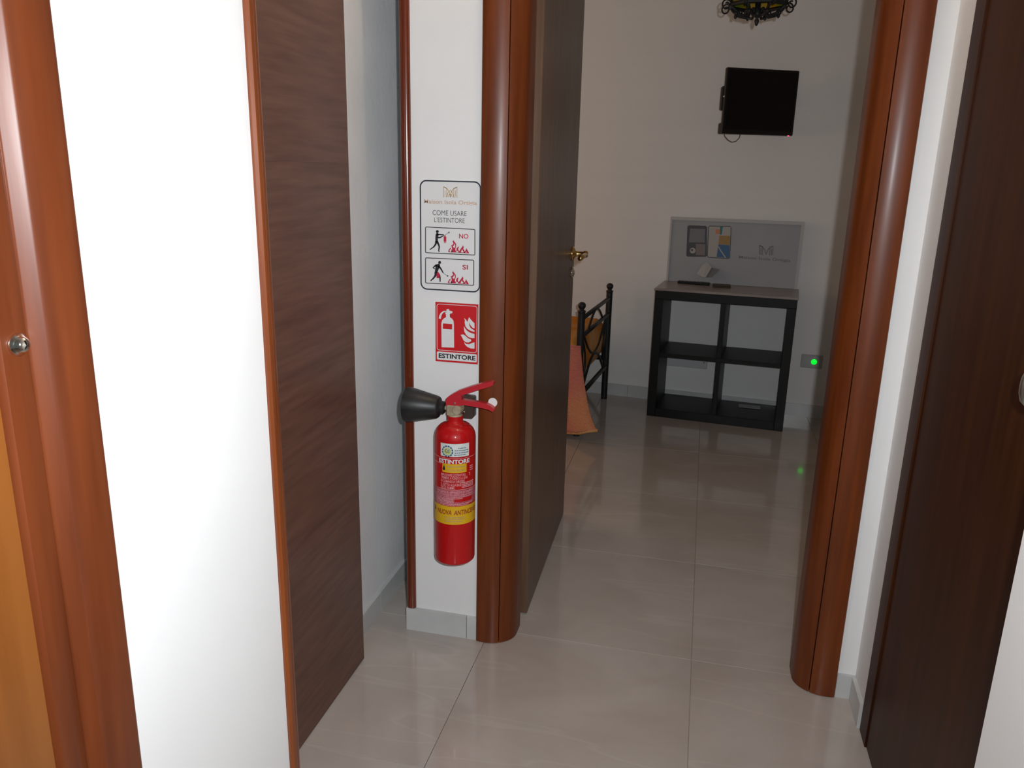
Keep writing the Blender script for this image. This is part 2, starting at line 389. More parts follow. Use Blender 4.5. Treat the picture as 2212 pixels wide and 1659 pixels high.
# brown panel door folded against the passage wall
d2 = thing('door_2', 'dark brown panel door with horizontal wood grain against passage wall', 'door', (-.862, 1.4, 0), kind='structure')
zj = onX(671, 350, -.841).z
MB().bbox(-.884, -.841, .96, 1.829, .004, zj-.00005, .0001).build('lower_panel', 'brown', d2)
MB().bbox(-.884, -.841, .96, 1.829, zj+.00005, 2.1, .0001).build('upper_panel', 'brown', d2)
# bedroom door, standing open into the bedroom
d1 = thing('door_1', 'dark wooden bedroom door standing open with brass lever', 'door', (-.47, 2.18, 0), kind='structure')
pl_ = [(-.488, 2.180), (-.4475, 2.180), (-.4455, 2.182), (-.4635, 2.953), (-.4655, 2.955), (-.506, 2.955)]
leaf = MB().extr(pl_, .006, 2.10).build('leaf', 'dark', d1)
hz = onX(1240, 554, -.44).z; hy = 2.895
hd = MB().lathe([(.0, 0), (.025, 0), (.026, .004), (.021, .008), (.012, .012), (.0095, .02), (.0095, .040), (.013, .046), (.013, .054), (.0085, .058), (.0, .058)], (-.462, hy, hz), 'x', 20).build('handle', 'brass', d1, smooth=True)
MB().tube([(-.411, hy+.004, hz), (-.411, hy-.03, hz+.001), (-.412, hy-.07, hz-.002), (-.415, hy-.112, hz-.004)], [.008, .0075, .008, .0095], 12).build('lever', 'brass', hd, smooth=True)
kz = onX(1233, 596, -.45).z
MB().lathe([(0, 0), (.021, 0), (.021, .004), (.014, .007), (.007, .010), (0, .010)], (-.462, 2.905, kz), 'x', 18).build('lock_rosette', 'chrome', d1, smooth=True)

# mahogany door at the right
d3 = thing('door_3', 'dark mahogany door in right wall with pale oval knob', 'door', (.50, 1.3, 0), kind='structure')
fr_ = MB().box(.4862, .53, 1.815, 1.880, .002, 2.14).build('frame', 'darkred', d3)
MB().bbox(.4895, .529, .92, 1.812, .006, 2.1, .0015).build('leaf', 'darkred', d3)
kp = onX(2213, 821, .435)
kn = MB().lathe([(0, -.0295), (.009, -.028), (.016, -.021), (.019, -.010), (.0195, 0), (.019, .010), (.016, .021), (.009, .028), (0, .0295)], (.437, kp.y-.038, kp.z), 'z', 20).build('knob', 'nickel', d3, smooth=True)
MB().lathe([(.02, .4895), (.02, .480), (.009, .476), (.008, .44)], (0, kp.y-.038, kp.z), 'x', 16).build('stem', 'nickel', kn, smooth=True)

# orange door and casing close on the left
XC = -.582
yA = onX(215, 830, XC).y; yB = onX(118, 830, XC).y; yC = onX(75, 830, XC).y; yD = onX(12, 845, XC).y
d4 = thing('trim_6', 'broad glossy orange wood casing close at left edge', 'door casing', (-.6, yA, 0), kind='structure')
pts = [(-.60, yA), (-.600, yB), (XC-.001, yB), (XC, yB+.002)] + [(XC-.007+.007*math.cos(R(a)), yA-.007+.007*math.sin(R(a))) for a in range(0, 91, 15)]
MB().extr(pts[::-1], 0, 2.2).build('outer_strip', 'woodnear', d4, auto=40)
yC = onX(75, 830, -.5935).y; yD = onX(12, 845, -.5935).y
pts = [(-.63, yB), (-.5828, yB), (-.5840, yB-.0008), (-.5925, yC+.0012), (-.5945, yC), (-.63, yC)]
MB().extr(pts[::-1], 0, 2.2).build('chamfer', 'woodnear', d4, auto=50)
pts = [(-.63, yC), (-.5950, yC), (-.5938, yC-.002), (-.5935, (yC+yD)/2), (-.5940, yD+.003), (-.597, yD+.0005), (-.63, yD+.0005)]
ST = MB().extr(pts[::-1], 0, 2.2).build('jamb_strip', 'woodnear', d4, auto=40)
dp = onX(45, 745, -.590)
MB().lathe([(.0105, -.001), (.0105, .002), (.0085, .004), (.0078, .005), (.0068, .0075), (.0045, .0095), (.0, .0102)], (-.5935, dp.y, dp.z), 'x', 20).build('metal_stud', 'chrome', ST, smooth=True, label='shiny domed metal stud')
d5 = thing('door_4', 'honey coloured wooden door leaf cut off by left edge', 'door', (-.61, .4, 0), kind='structure')
MB().bbox(-.642, -.600, .13, yD, .004, 2.1, .002).build('leaf', 'woodorange', d5)

# hall ceiling lamp (lit, above the frame)
lp = thing('ceiling_lamp', 'small lit globe lamp on the hall ceiling above view', 'lamp', (-.15, 1.71, TOP-.2))
MB().lathe([(0, 0), (.055, 0), (.05, -.03), (.03, -.05), (.03, -.06)][::-1], (-.15, 1.71, TOP), 'z', 24).build('base', 'windowwhite', lp, smooth=True)
MB().lathe([(.06*math.sin(R(a)), -.06*math.cos(R(a))) for a in range(0, 181, 15)], (-.15, 1.71, TOP-.115), 'z', 24).build('globe', 'globe', lp, smooth=True)

# ================================================================== SIGNS ON THE PIER
def poster():
    Yp = YW-.0020
    def P(cx, cy, dy=0.0004): q = onY(840+cx/3.77, 360+cy/3.77, Yp); return Vector((q.x, Yp-dy, q.z))
    tl, br = P(248, 106), P(757, 1030)
    x0, x1, z1, z0 = tl.x, br.x, tl.z, br.z
    root = thing('instruction_sign', 'white extinguisher instruction sign with black rounded border and two pictograms', 'sign', ((x0+x1)/2, YW, z0))
    def plan(poly, y0, y1, name, mt, par):
        return MB().hexa([(x, y1, z) for x, z in poly][::-1], [(x, y0, z) for x, z in poly][::-1]).build(name, mt, par)
    pl = plan(rrect(x0, x1, z0, z1, .012), Yp, YW-.0002, 'plate', 'signwhite', root)
    def prn(name, mt, polys, dy=.0004, par=None, label=None):
        mb = MB(); flat(mb, polys, lambda x, y: P(x, y, dy)); return mb.build(name, mt, par or root, label=label)
    def txt(name, mt, s, a, b, c, d, bold=0, skew=.035):
        vs, fs = fit_text(s, a, b, -d, -c, bold); mb = MB()
        mb.add([P(x, -y+(x-(a+b)/2)*skew) for x, y in vs], fs); return mb.build(name, mt, root)
    # border in metres
    bo = rrect(P(255, 0).x, P(748, 0).x, P(0+500, 1008).z, P(500, 119).z, .0165, 8)
    mb = MB(); flat(mb, stroke(bo, .0034, True), lambda x, z: (x, Yp-.0004, z)); mb.build('border', 'navy', root)
    # logo
    lg = []
    A, B, C_, D = 446, 555, 164, 248
    lw = 5
    for pts in ([(A, C_), (A, D), (A+26, D), (A+26, C_+14), (A, C_)], [(B, C_+3), (B, D+2), (B-26, D+2), (B-26, C_+16), (B, C_+3)],
                [(A+2, C_), (A+26, C_+12), (A+45, C_+38), (A+56, D)], [(B-2, C_+3), (B-26, C_+14), (B-44, C_+38), (B-56, D)],
                [(A+12, C_+30), (A+12, D-6)], [(B-12, C_+30), (B-12, D-6)],
                [(A+26, D), (A+34, C_+52), (A+55, C_+24), (B-34, C_+54), (B-26, D)], [(A+38, D), (A+46, C_+62), (B-46, C_+62), (B-38, D)]):
        lg += stroke(pts, lw)
    prn('logo', 'gold', lg)
    txt('lettering', 'pinkgold', 'Maison Isola Ortigia', 286, 718, 272, 316, .018)
    txt('lettering', 'grey_ink', 'COME USARE', 356, 634, 358, 399, -.004)
    txt('lettering', 'grey_ink', "L'ESTINTORE", 370, 618, 416, 456, -.004)
    def panel(y0, y1, x1_):
        sk = .05
        f = lambda x, y: (x, y+(x-300)*sk)
        r_ = [f(*q) for q in rrect(299, x1_, y0, y1, 9, 4)]
        prn('pictogram_frame', 'ink', stroke(r_, 6.5, True))
    panel(491, 700, 701); panel(742, 947, 692)
    # running figure, wrong way
    fig = [disc(395, 528, 12)] + stroke([(394, 540), (393, 556), (389, 585), (389, 612)], [14, 25, 21, 19]) + stroke([(392, 551), (420, 553), (449, 556)], [15, 11, 9]) \
        + stroke([(398, 578), (418, 577), (447, 562)], [13, 11, 8]) + stroke([(387, 606), (382, 630), (368, 651), (338, 673)], [19, 15, 12, 7]) + stroke([(338, 673), (333, 676)], 9) \
        + stroke([(391, 606), (404, 632), (411, 652), (406, 688)], [19, 15, 13, 9]) + stroke([(404, 690), (415, 692)], 6)
    prn('figure', 'ink', fig)
    prn('hose', 'grey_ink', stroke([(452, 562), (468, 551), (484, 539)], 3) + [[(482, 536), (491, 527), (497, 538), (486, 543)]])
    prn('figure_extinguisher', 'crimson', [rrect(447, 468, 570, 612, 4, 3), [(452, 570), (452, 560), (463, 560), (463, 570)], [(448, 616), (448, 621), (467, 621), (467, 616)]])
    fig = [disc(414, 780, 12)] + stroke([(410, 792), (398, 812), (390, 838), (384, 866)], [16, 34, 27, 22]) + stroke([(392, 798), (372, 812), (362, 823), (374, 832)], [14, 13, 11, 9]) \
        + stroke([(404, 806), (424, 832), (444, 866)], [16, 13, 8]) + stroke([(384, 862), (380, 886), (364, 908), (340, 930)], [24, 18, 13, 8]) \
        + stroke([(394, 866), (412, 886), (417, 905), (418, 938)], [22, 16, 12, 8])
    prn('figure', 'ink', fig)
    prn('hose', 'grey_ink', stroke([(444, 866), (460, 878), (474, 888)], 3) + [[(471, 890), (478, 882), (488, 890), (476, 898)]])
    prn('figure_extinguisher', 'crimson', [rrect(389, 414, 866, 908, 6, 3), [(396, 866), (396, 858), (406, 858), (406, 866)]], .0007)
    for dy_, dx_, tx in ((0, 0, 'NO'), (252, -3, 'SI')):
        f = lambda l: [[(x+dx_, y+dy_+(x-560)*.03) for x, y in p] for p in l]
        red = [[(485, 698), (484, 688), (493, 672), (504, 660), (507, 672), (513, 684), (520, 699)],
               [(504, 699), (516, 672), (511, 650), (505, 643), (517, 640), (527, 626), (519, 612), (525, 600), (538, 616), (549, 632), (548, 650), (541, 672), (548, 699)],
               [(540, 699), (552, 680), (551, 666), (560, 656), (566, 646), (570, 660), (564, 672), (570, 684), (574, 700)],
               [(566, 700), (580, 676), (590, 662), (598, 652), (603, 638), (611, 656), (606, 668), (616, 680), (620, 702)],
               [(610, 702), (622, 684), (628, 674), (629, 660), (641, 678), (648, 690), (655, 704)]]
        prn('flames', 'crimson', f(red))
        whi = [[(497, 694), (496, 682), (504, 671), (510, 684), (508, 695)], [(528, 660), (522, 650), (532, 642), (534, 625), (541, 640), (540, 654), (534, 663)],
               [(547, 696), (554, 684), (566, 690), (566, 697)], [(588, 696), (592, 682), (600, 672), (602, 684), (610, 690), (606, 697)], [(624, 698), (630, 688), (636, 696)]]
        prn('flame_cores', 'signwhite', f(whi), .0007)
        if tx == 'NO': txt('lettering', 'crimson', 'NO', 572, 648, 547, 586, .014)
        else: txt('lettering', 'crimson', 'SI', 599, 644, 800, 838, .014)
poster()
def firesign():
    Yp = YW-.0016
    def P(cx, cy, dy=.0004): q = onY(840+cx/3.77, 360+cy/3.77, Yp); return Vector((q.x, Yp-dy, q.z))
    # the sign is drawn in a sheared crop frame; undo the shear by reading each corner
    c = P(552, 1352); x0, x1 = P(380, 1340).x, P(727, 1340).x; z1 = P(552, 1111).z; z0 = P(552, 1597).z
    root = thing('extinguisher_sign', 'red and white ESTINTORE sign with extinguisher and flames above the extinguisher', 'sign', ((x0+x1)/2, YW, z0))
    MB().box(x0-.0015, x1+.0015, Yp, YW-.0002, z0-.0015, z1+.0015).build('plate', 'signwhite', root)
    MB().add([(x0, Yp-.0003, z0), (x1, Yp-.0003, z0), (x1, Yp-.0003, z1), (x0, Yp-.0003, z1)], [[0, 1, 2, 3]]).build('red_field', 'signred', root)
    def prn(name, mt, polys, dy=.0006): mb = MB(); flat(mb, polys, lambda x, y: P(x, y, dy)); return mb.build(name, mt, root)
    sk = .06
    rr = rrect(x0+.0045, x1-.0035, P(552, 1503).z, P(552, 1127).z, .006, 6)
    mb = MB(); flat(mb, stroke(rr, .0014, True), lambda x, z: (x, Yp-.0006, z)); mb.build('border', 'signwhite', root)
    prn('extinguisher_symbol', 'signwhite', [[(430, 1470), (428, 1275), (434, 1252), (448, 1236), (466, 1226), (466, 1206), (460, 1196), (462, 1180), (470, 1175), (470, 1160), (492, 1160), (492, 1172), (518, 1178), (518, 1192), (498, 1198), (496, 1208), (498, 1226), (516, 1238), (527, 1256), (530, 1280), (532, 1474)]]
        + stroke([(468, 1178), (446, 1180), (430, 1194), (420, 1212), (415, 1238)], [9, 12, 14, 17, 19]))
    prn('symbol_label', 'signred', [[(441, 1276), (517, 1282), (516, 1326), (440, 1320)]], .0008)
    fl_ = [[(612, 1232), (628, 1245), (640, 1265), (648, 1240), (654, 1225), (668, 1245), (684, 1262), (698, 1275), (698, 1318), (680, 1310), (664, 1290), (655, 1268), (655, 1290), (665, 1312), (690, 1330), (698, 1334), (698, 1345), (670, 1338), (640, 1322), (624, 1300), (618, 1270), (620, 1250)],
           [(612, 1298), (622, 1318), (640, 1338), (668, 1354), (698, 1362), (698, 1396), (676, 1396), (650, 1388), (630, 1370), (616, 1345), (612, 1322)],
           [(585, 1370), (606, 1366), (624, 1376), (644, 1396), (668, 1406), (672, 1420), (650, 1432), (628, 1430), (608, 1414), (598, 1392)],
           [(612, 1426), (630, 1444), (654, 1446), (676, 1436), (698, 1430), (698, 1482), (668, 1480), (640, 1468), (622, 1450)]]
    prn('flame_symbol', 'signwhite', fl_)
    bx0, bx1, bz0, bz1 = x0+.004, x1-.003, P(552, 1582).z, P(552, 1516).z
    mb = MB(); p = rrect(bx0, bx1, bz0, bz1, .003, 4); mb.add([(x, Yp-.0006, z) for x, z in p], [list(range(len(p)))]); mb.build('text_bar', 'signwhite', root)
    vs, fs = fit_text('ESTINTORE', bx0+.005, bx1-.0035, bz0+.005, bz1-.0045, .03)
    MB().add([(x, Yp-.0009, z) for x, z in vs], fs).build('lettering', 'ink', root)
firesign()

# ================================================================== FIRE EXTINGUISHER
def extinguisher():
    Yc = 1.944; Rr = .0560
    def K(cx, cy, Y=Yc): return onY(840+cx/3.606, 800+cy/3.606, Y)
    ax = K(515, 800).x
    zb = K(515, 1533, Yc-Rr).z; zs = K(515, 515).z; zn0 = K(515, 405).z; zn1 = K(515, 352).z
    root = thing('fire_extinguisher', 'red carbon dioxide fire extinguisher with black horn hung on white pier', 'fire extinguisher', (ax, Yc, zb))
    rn = .0215
    prof = [(0, zb), (Rr-.010, zb), (Rr-.004, zb+.0015), (Rr-.001, zb+.005), (Rr, zb+.010), (Rr, zs)]
    for i in range(1, 10):
        a = R(90*i/10); prof.append((rn+.0015+(Rr-rn-.0015)*math.cos(a), zs+(zn0-zs)*math.sin(a)))
    prof += [(rn+.001, zn0+.003), (rn, zn0+.008), (rn, zn1), (rn-.004, zn1+.002), (0, zn1+.002)]
    MB().lathe(prof, (ax, Yc, 0), 'z', 64).build('cylinder', 'red', root, auto=60)
    # position on the cylinder seen at a crop pixel -> (arc, height)
    c2 = Vector((ax, Yc)); d0 = (Vector((0, 0))-c2).normalized(); right = Vector((-d0.y, d0.x))
    if right.x < 0: right = -right
    def hit(cx, cy):
        d = ray(840+cx/3.606, 800+cy/3.606); a = d.x**2+d.y**2; b = -2*(d.x*ax+d.y*Yc); c = ax*ax+Yc*Yc-Rr*Rr
        D = max(0, b*b-4*a*c); t = (-b-math.sqrt(D))/(2*a); p = CAM+d*t; q = Vector((p.x, p.y))-c2
        return math.atan2(q.dot(right), q.dot(d0)), p.z
    def Cy(th, z, h): v = d0*math.cos(th)+right*math.sin(th); return Vector((ax+v.x*(Rr+h), Yc+v.y*(Rr+h), z))
    def patch(name, mt, t0, t1, z0, z1, h=.0004, par=None):
        n = max(2, int(abs(t1-t0)/R(5))+1); mb = MB()
        for i in range(n):
            a = t0+(t1-t0)*i/n; b = t0+(t1-t0)*(i+1)/n
            mb.add([Cy(a, z0, h), Cy(b, z0, h), Cy(b, z1, h), Cy(a, z1, h)], [[0, 1, 2, 3]])
        return mb.build(name, mt, par or root, smooth=True)
    def txt(name, mt, s, t0, t1, z0, z1, bold=0, h=.0010, shear=0, par=None):
        vs, fs = fit_text(s, t0, t1, z0, z1, bold, shear)
        return MB().add([Cy(x, z, h) for x, z in vs], fs).build(name, mt, par or root)
    def bars(name, mt, rows, h=.0009, par=None):      # rows of worn small print: (t0, t1, z, height)
        mb = MB()
        for t0, t1, z, hh in rows:
            t = t0
            while t < t1:
                wd = random.uniform(.03, .09); e = min(t+wd, t1)
                mb.add([Cy(t, z, h), Cy(e, z, h), Cy(e, z+hh, h), Cy(t, z+hh, h)], [[0, 1, 2, 3]]); t = e+.02
        return mb.build(name, mt, par or root)
    T = lambda cx: hit(cx, 800)[0]
    Z = lambda cy, cx=515: hit(cx, cy)[1]
    # white approval sticker
    sk = patch('approval_sticker', 'sticker', T(405), T(622), Z(676), Z(575), .0003)
    cz = Z(630, 455); ct = T(456)
    mb = MB(); r0, r1 = .0165*.97, .0122
    pts = [(ct+r_*math.cos(a)/Rr, cz+r_*math.sin(a)) for k in range(28) for a in [k*2*math.pi/28] for r_ in (r0, r1)]
    mb.add([Cy(x, z, .0006) for x, z in pts], [[2*k, 2*k+1, (2*k+3) % 56, (2*k+2) % 56] for k in range(28)]); mb.build('blue_ring', 'blue', sk)
    mb = MB()
    for k in range(12):
        a = k*math.pi/6; p = disc(ct+.0143*math.cos(a)/Rr, cz+.0143*math.sin(a), .0014, 6)
        mb.add([Cy(ct+.0143*math.cos(a)/Rr+.0016*math.cos(b)/Rr, cz+.0143*math.sin(a)+.0016*math.sin(b), .0009) for b in [i*math.pi/3 for i in range(6)]], [list(range(6))])
    mb.build('stars', 'sticker', sk)
    mb = MB(); mb.add([Cy(ct+.0098*math.cos(b)/Rr, cz+.0098*math.sin(b), .0006) for b in [i*math.pi/10 for i in range(20)]], [list(range(20))]); mb.build('lime_disc', 'lime', sk)
    txt('lettering', 'grey_ink', 'CE', T(438), T(472), Z(640, 455), Z(616, 455), .01, par=sk)
    bars('small_print', 'blue', [(T(540), T(600), Z(612), .0022), (T(512), T(616), Z(630), .0022), (T(512), T(616), Z(648), .0022), (T(508), T(600), Z(664), .0022)], .0007, sk)
    # worn printing
    L, Rt = -R(80), R(78)
    patch('rule_line', 'pinkprint', L, Rt, Z(690), Z(687), .0003)
    txt('lettering', 'signwhite', 'ESTINTORE', T(395), T(625), Z(730), Z(696), .03)
    patch('rule_line', 'pinkprint', L, T(410), Z(738), Z(735), .0003)
    ys = patch('yellow_sticker', 'yellow', T(418), T(604), Z(800), Z(732), .0005)
    mb = MB(); fx, fz = T(430), Z(765)
    mb.add([Cy(fx+x/Rr, fz+z, .0008) for x, z in ((0, .011), (.0012, .006), (.0032, 0), (.0034, -.004), (.0018, -.0075), (-.0015, -.0075), (-.0034, -.004), (-.0026, .001), (-.0006, .005))], [list(range(9))]); mb.build('flame_mark', 'ink', ys)
    bars('small_print', 'oldbrass', [(T(452), T(594), Z(756), .0026)], .0008, ys)
    txt('lettering', 'oldbrass', 'NUOVA ANTINCENDI', T(450), T(590), Z(788), Z(772), 0, .0008, par=ys)
    for s, a, b, y in (("IMPUGNARE L'ESTINTORE", 410, 596, 822), ('PREMERE A FONDO LA LEVA', 412, 612, 846), ('DI COMANDO E DIRIGERE', 408, 590, 872), ('IL GETTO ALLA BASE', 408, 566, 898), ('DELLE FIAMME', 408, 512, 922)):
        txt('lettering', 'pinkprint', s, T(a), T(b), Z(y+6), Z(y-15), .008)
    txt('lettering', 'pinkprint', '2', T(622), T(632), Z(828), Z(808), .01)
    mp_ = patch('mauve_band', 'mauve', L, Rt, Z(1052), Z(936), .0003)
    patch('red_gap', 'red', T(512), T(645), Z(1028), Z(996), .0005, mp_)
    patch('rule_line', 'pinkprint', L, Rt, Z(934), Z(931), .0005); patch('rule_line', 'pinkprint', L, Rt, Z(990), Z(987), .0005)
    txt('lettering', 'pinkprint', 'UTILIZZABILE SU APPARECCHI IN TENSIONE', T(376), T(650), Z(960), Z(944), .006)
    txt('lettering', 'pinkprint', 'UTILIZZAZIONE IN LOCALI CHIUSI, AERARE', T(378), T(652), Z(981), Z(966), .006)
    bars('small_print', 'pinkprint', [(T(372), T(575), Z(1004), .0022), (T(372), T(500), Z(1014), .0022), (T(372), T(505), Z(1024), .0022), (T(372), T(505), Z(1034), .0022), (T(372), T(650), Z(1046), .0022), (T(372), T(620), Z(1058), .0022)], .0007, mp_)
    bars('pictogram_print', 'pinkprint', [(T(570), T(655), Z(y), .0028) for y in (884, 896, 908, 919)], .0007)
    bars('side_print', 'pinkprint', [(T(628), T(650), Z(y), .003) for y in (765, 780, 796)], .0007)
    yb = patch('yellow_band', 'yellow', L-.06, Rt+.06, Z(1203), Z(1062), .0005)
    txt('lettering', 'darkredink', 'NUOVA  ANTINCENDI', T(382), R(76), Z(1128), Z(1090), .02, .0011, .15, yb)
    mb = MB(); fx, fz = T(366), Z(1100)
    mb.add([Cy(fx+x/Rr, fz+z, .0009) for x, z in ((0, .010), (.003, 0), (.0034, -.004), (.0018, -.0075), (-.0015, -.0075), (-.0034, -.004), (-.0026, .001))], [list(range(7))]); mb.build('flame_mark', 'ink', yb)
    bars('small_print', 'oldbrass', [(T(430), T(588), Z(1150), .0020), (T(440), T(592), Z(1164), .0020), (T(430), T(570), Z(1182), .0020)], .0008, yb)
    # valve block
    z0, z1 = zn1+.001, K(515, 262).z; xl, xr = K(458, 300).x, K(572, 300).x
    v = MB().bbox(xl, xr-.006, Yc-.014, Yc+.014, z0, z1, .003).build('valve', 'oldbrass', root)
    MB().lathe([(0, -.018), (.011, -.018), (.0125, -.016), (.0125, .016), (0, .016)], (xr-.011, Yc, K(545, 300).z), 'y', 16).build('valve_nut', 'oldbrass', v, auto=40)
    MB().lathe([(.0175, zn1-.004), (.0195, zn1-.001), (.0195, zn1+.003), (.0160, zn1+.006)], (ax, Yc, 0), 'z', 24).build('neck_ring', 'oldbrass', v, smooth=True)
    # dark wall plate behind
    p0, p1 = K(566, 368, YW-.03), K(661, 212, YW-.03)
    bk = MB(); q = rrect(p0.x-.03, p1.x, p0.z, p1.z, .006); bk.hexa([(x, YW-.003, z) for x, z in q][::-1], [(x, YW-.034, z) for x, z in q][::-1]); BK = bk.build('wall_bracket', 'plate', root)
    MB().lathe([(0, YW-.037), (.004, YW-.0365), (.005, YW-.0335)], (K(584, 325, YW-.034).x, 0, K(584, 325, YW-.034).z), 'y', 12).build('screw', 'chrome', BK, smooth=True)
    # levers: outlines in profile, folded sheet about 2 cm wide
    def prof_plate(name, pts, hw, par=None, mt='redlever'):
        P2 = [K(x, y) for x, y in pts]; b = [(p.x, Yc-hw, p.z) for p in P2]; t = [(p.x, Yc+hw, p.z) for p in P2]
        return MB().hexa(b, t).build(name, mt, par or root)
    hdp = prof_plate('lever_head', [(455, 266), (454, 222), (462, 205), (480, 190), (545, 155), (572, 170), (575, 215), (578, 266)], .012)
    MB().lathe([(0, Yc-.0145), (.0028, Yc-.0142), (.0032, Yc-.0119)], (K(525, 247).x, 0, K(525, 247).z), 'y', 12).build('rivet', 'chrome', hdp, smooth=True)
    prof_plate('squeeze_lever', [(530, 188), (540, 160), (560, 149), (640, 122), (730, 96), (800, 82), (820, 86), (823, 98), (815, 111), (780, 126), (700, 148), (640, 168), (572, 190)], .0095)
    prof_plate('carry_handle', [(560, 236), (572, 222), (640, 234), (710, 243), (760, 254), (800, 274), (830, 298), (815, 318), (780, 300), (740, 290), (660, 275), (572, 262)], .0085)
    # round white tag behind the carry handle
    tp = K(811, 248, Yc+.012); MB().lathe([(0, 0), (.0122, 0), (.0126, .0006), (.0126, .0014), (.0122, .002), (0, .002)], (tp.x, Yc+.0085, tp.z), 'y', 32).build('round_tag', 'tagwhite', root, auto=40, label='round white plastic tag')
    # horn
    zh = K(250, 274).z; xs = [K(x, 274).x for x in (136, 142, 160, 200, 392, 397, 402, 436, 441, 458)]
    k = (K(200, 274).x-K(100, 274).x)/100
    hr = [128*k, 130*k, 129*k, 122*k, 74*k, 60*k, 46*k, 45*k, 40*k, 0]
    prof = [(hr[0]-.006, xs[0]+.003), (hr[0]-.003, xs[0]), (hr[1], xs[1]), (hr[2], xs[2]), (hr[3], xs[3]), (hr[4]+.003, xs[4]-.004), (hr[4], xs[4]), (hr[4]-.008, xs[5]), (hr[6], xs[6]), (hr[6]+.001, xs[6]+.003), (hr[7]+.001, xs[7]-.003), (hr[7]-.002, xs[7]), (.004, xs[8])]
    inner = [(.010, xs[4]-.02), (hr[0]-.006, xs[0]+.003)]
    hn = MB().lathe(inner[:1]+[(hr[0]-.006, xs[0]+.003)]+prof[1:], (0, Yc, zh), 'x', 40).build('discharge_horn', 'rubber', root, auto=35)
    MB().lathe([(.0062, xs[8]-.004), (.0062, xs[9]+.004)], (0, Yc, zh), 'x', 14).build('horn_stem', 'oldbrass', hn, smooth=True)
extinguisher()

# ================================================================== BEDROOM
def tv():
    pl = onY(1566, 218, 4.45); pr = onY(1720.5, 221, 4.63)
    z0 = (onY(1560, 291, 4.45).z+onY(1713, 291, 4.63).z)/2; z1 = (onY(1572, 146, 4.45).z+onY(1728, 152, 4.63).z)/2
    a = Vector((pl.x, pl.y, 0)); b = Vector((pr.x, pr.y, 0)); u = (b-a); wd = u.length; rz = math.atan2(u.y, u.x)
    root = thing('television', 'small black flat television swung out on a wall bracket', 'television', (a.x, a.y, z0), rz)
    h = z1-z0; L = lambda mb, n, mt, par=root, **k: mb.build(n, mt, par, world=False, **k)
    L(MB().bbox(0, wd, 0, .022, 0, h, .003), 'bezel', 'blackplastic')
    L(MB().box(.012, wd-.012, -.0008, .002, .022, h-.012), 'screen', 'screen')
    L(MB().bbox(.004, wd-.004, .0215, .060, .0, .055, .004), 'speaker_housing', 'blackplastic')
    L(MB().bbox(.05, wd-.05, .0215, .05, .06, h-.05, .006), 'rear_housing', 'blackplastic')
    L(MB().bbox(-.004, .05, .0215, .052, .115, .235, .006), 'input_box', 'blackplastic')
    L(MB().box(wd-.03, wd-.022, -.002, .004, -.003, .001), 'power_light', 'ledred', label='tiny red standby light')
    L(MB().lathe([(0, -.006), (.003, -.005), (.0055, 0)], (.0005, .012, .182), 'x', 10), 'side_glint', 'chrome')  # small chrome dome added to stand in for a glint on the side edge
    # bracket arm in world space
    inv = FR[root]; c = inv @ Vector((wd*.5, .05, h*.5)); wp = W((c-BO).dot(BU)+.03, 0, c.z)
    MB().tube([c, (c+wp)/2+BU*.03, wp+BN*.01], .014, 10).build('bracket_arm', 'blackplastic', root, smooth=True)
    p = [W((wp-BO).dot(BU)+s, o, wp.z+z) for o in (.0, .012) for s, z in ((-.05, -.06), (.05, -.06), (.05, .06), (-.05, .06))]
    MB().hexa(p[:4], p[4:]).build('bracket_plate', 'blackplastic', root)
    q = [onY(x, y, 4.56) for x, y in ((1563, 286), (1566, 295), (1573, 303), (1581, 307), (1590, 305), (1597, 298), (1600, 288))]
    MB().tube(q, .0022, 8).build('cable', 'cable', root, smooth=True)
tv()

# bookcase, back against the bedroom wall
fl = onZ(1397, 898); frr = onZ(1690, 935)
SA = Vector((-.235, 4.425, 0)); su = BU; sn = -BN
SW, SH, SD = .742, .722, .335
FS = Matrix.Translation(SA) @ Matrix.Rotation(BANG, 4, 'Z')
def shelf():
    root = thing('shelf_unit', 'black open shelf unit with four compartments against far wall', 'shelf', SA, BANG)
    L = lambda mb, n, mt='blackwood', **k: mb.build(n, mt, root, world=False, **k)
    t = .046
    L(MB().bbox(0, t, 0, SD, 0, SH-t, .0015), 'side_panel'); L(MB().bbox(SW-t, SW, 0, SD, 0, SH-t, .0015), 'side_panel')
    L(MB().bbox(0, SW, 0, SD, SH-t, SH, .0015), 'top_panel')
    L(MB().bbox(t, SW-t, .0005, SD, 0, t+.004, .0015), 'bottom_panel')
    L(MB().bbox(t, SW-t, .001, SD, .352, .374, .001), 'middle_shelf')
    cx = SW/2
    L(MB().bbox(cx-.012, cx+.012, .0015, SD, t+.004, .352, .001), 'divider'); L(MB().bbox(cx-.012, cx+.012, .0015, SD, .374, SH-t, .001), 'divider')
    L(MB().bbox(-.004, SW+.004, -.004, SD, SH, SH+.014, .002), 'grey_top', 'glasstop', label='thin grey panel covering the top')
shelf()
def SP(x, y, z): return FS @ Vector((x, y, z))
ZT = SH+.0145
def slab(name, mt, label, cat, x, y, w_, d_, h_, z, rz=0, c=.002):
    loc = SP(x, y, z); o = thing(name, label, cat, loc, BANG+rz); return o
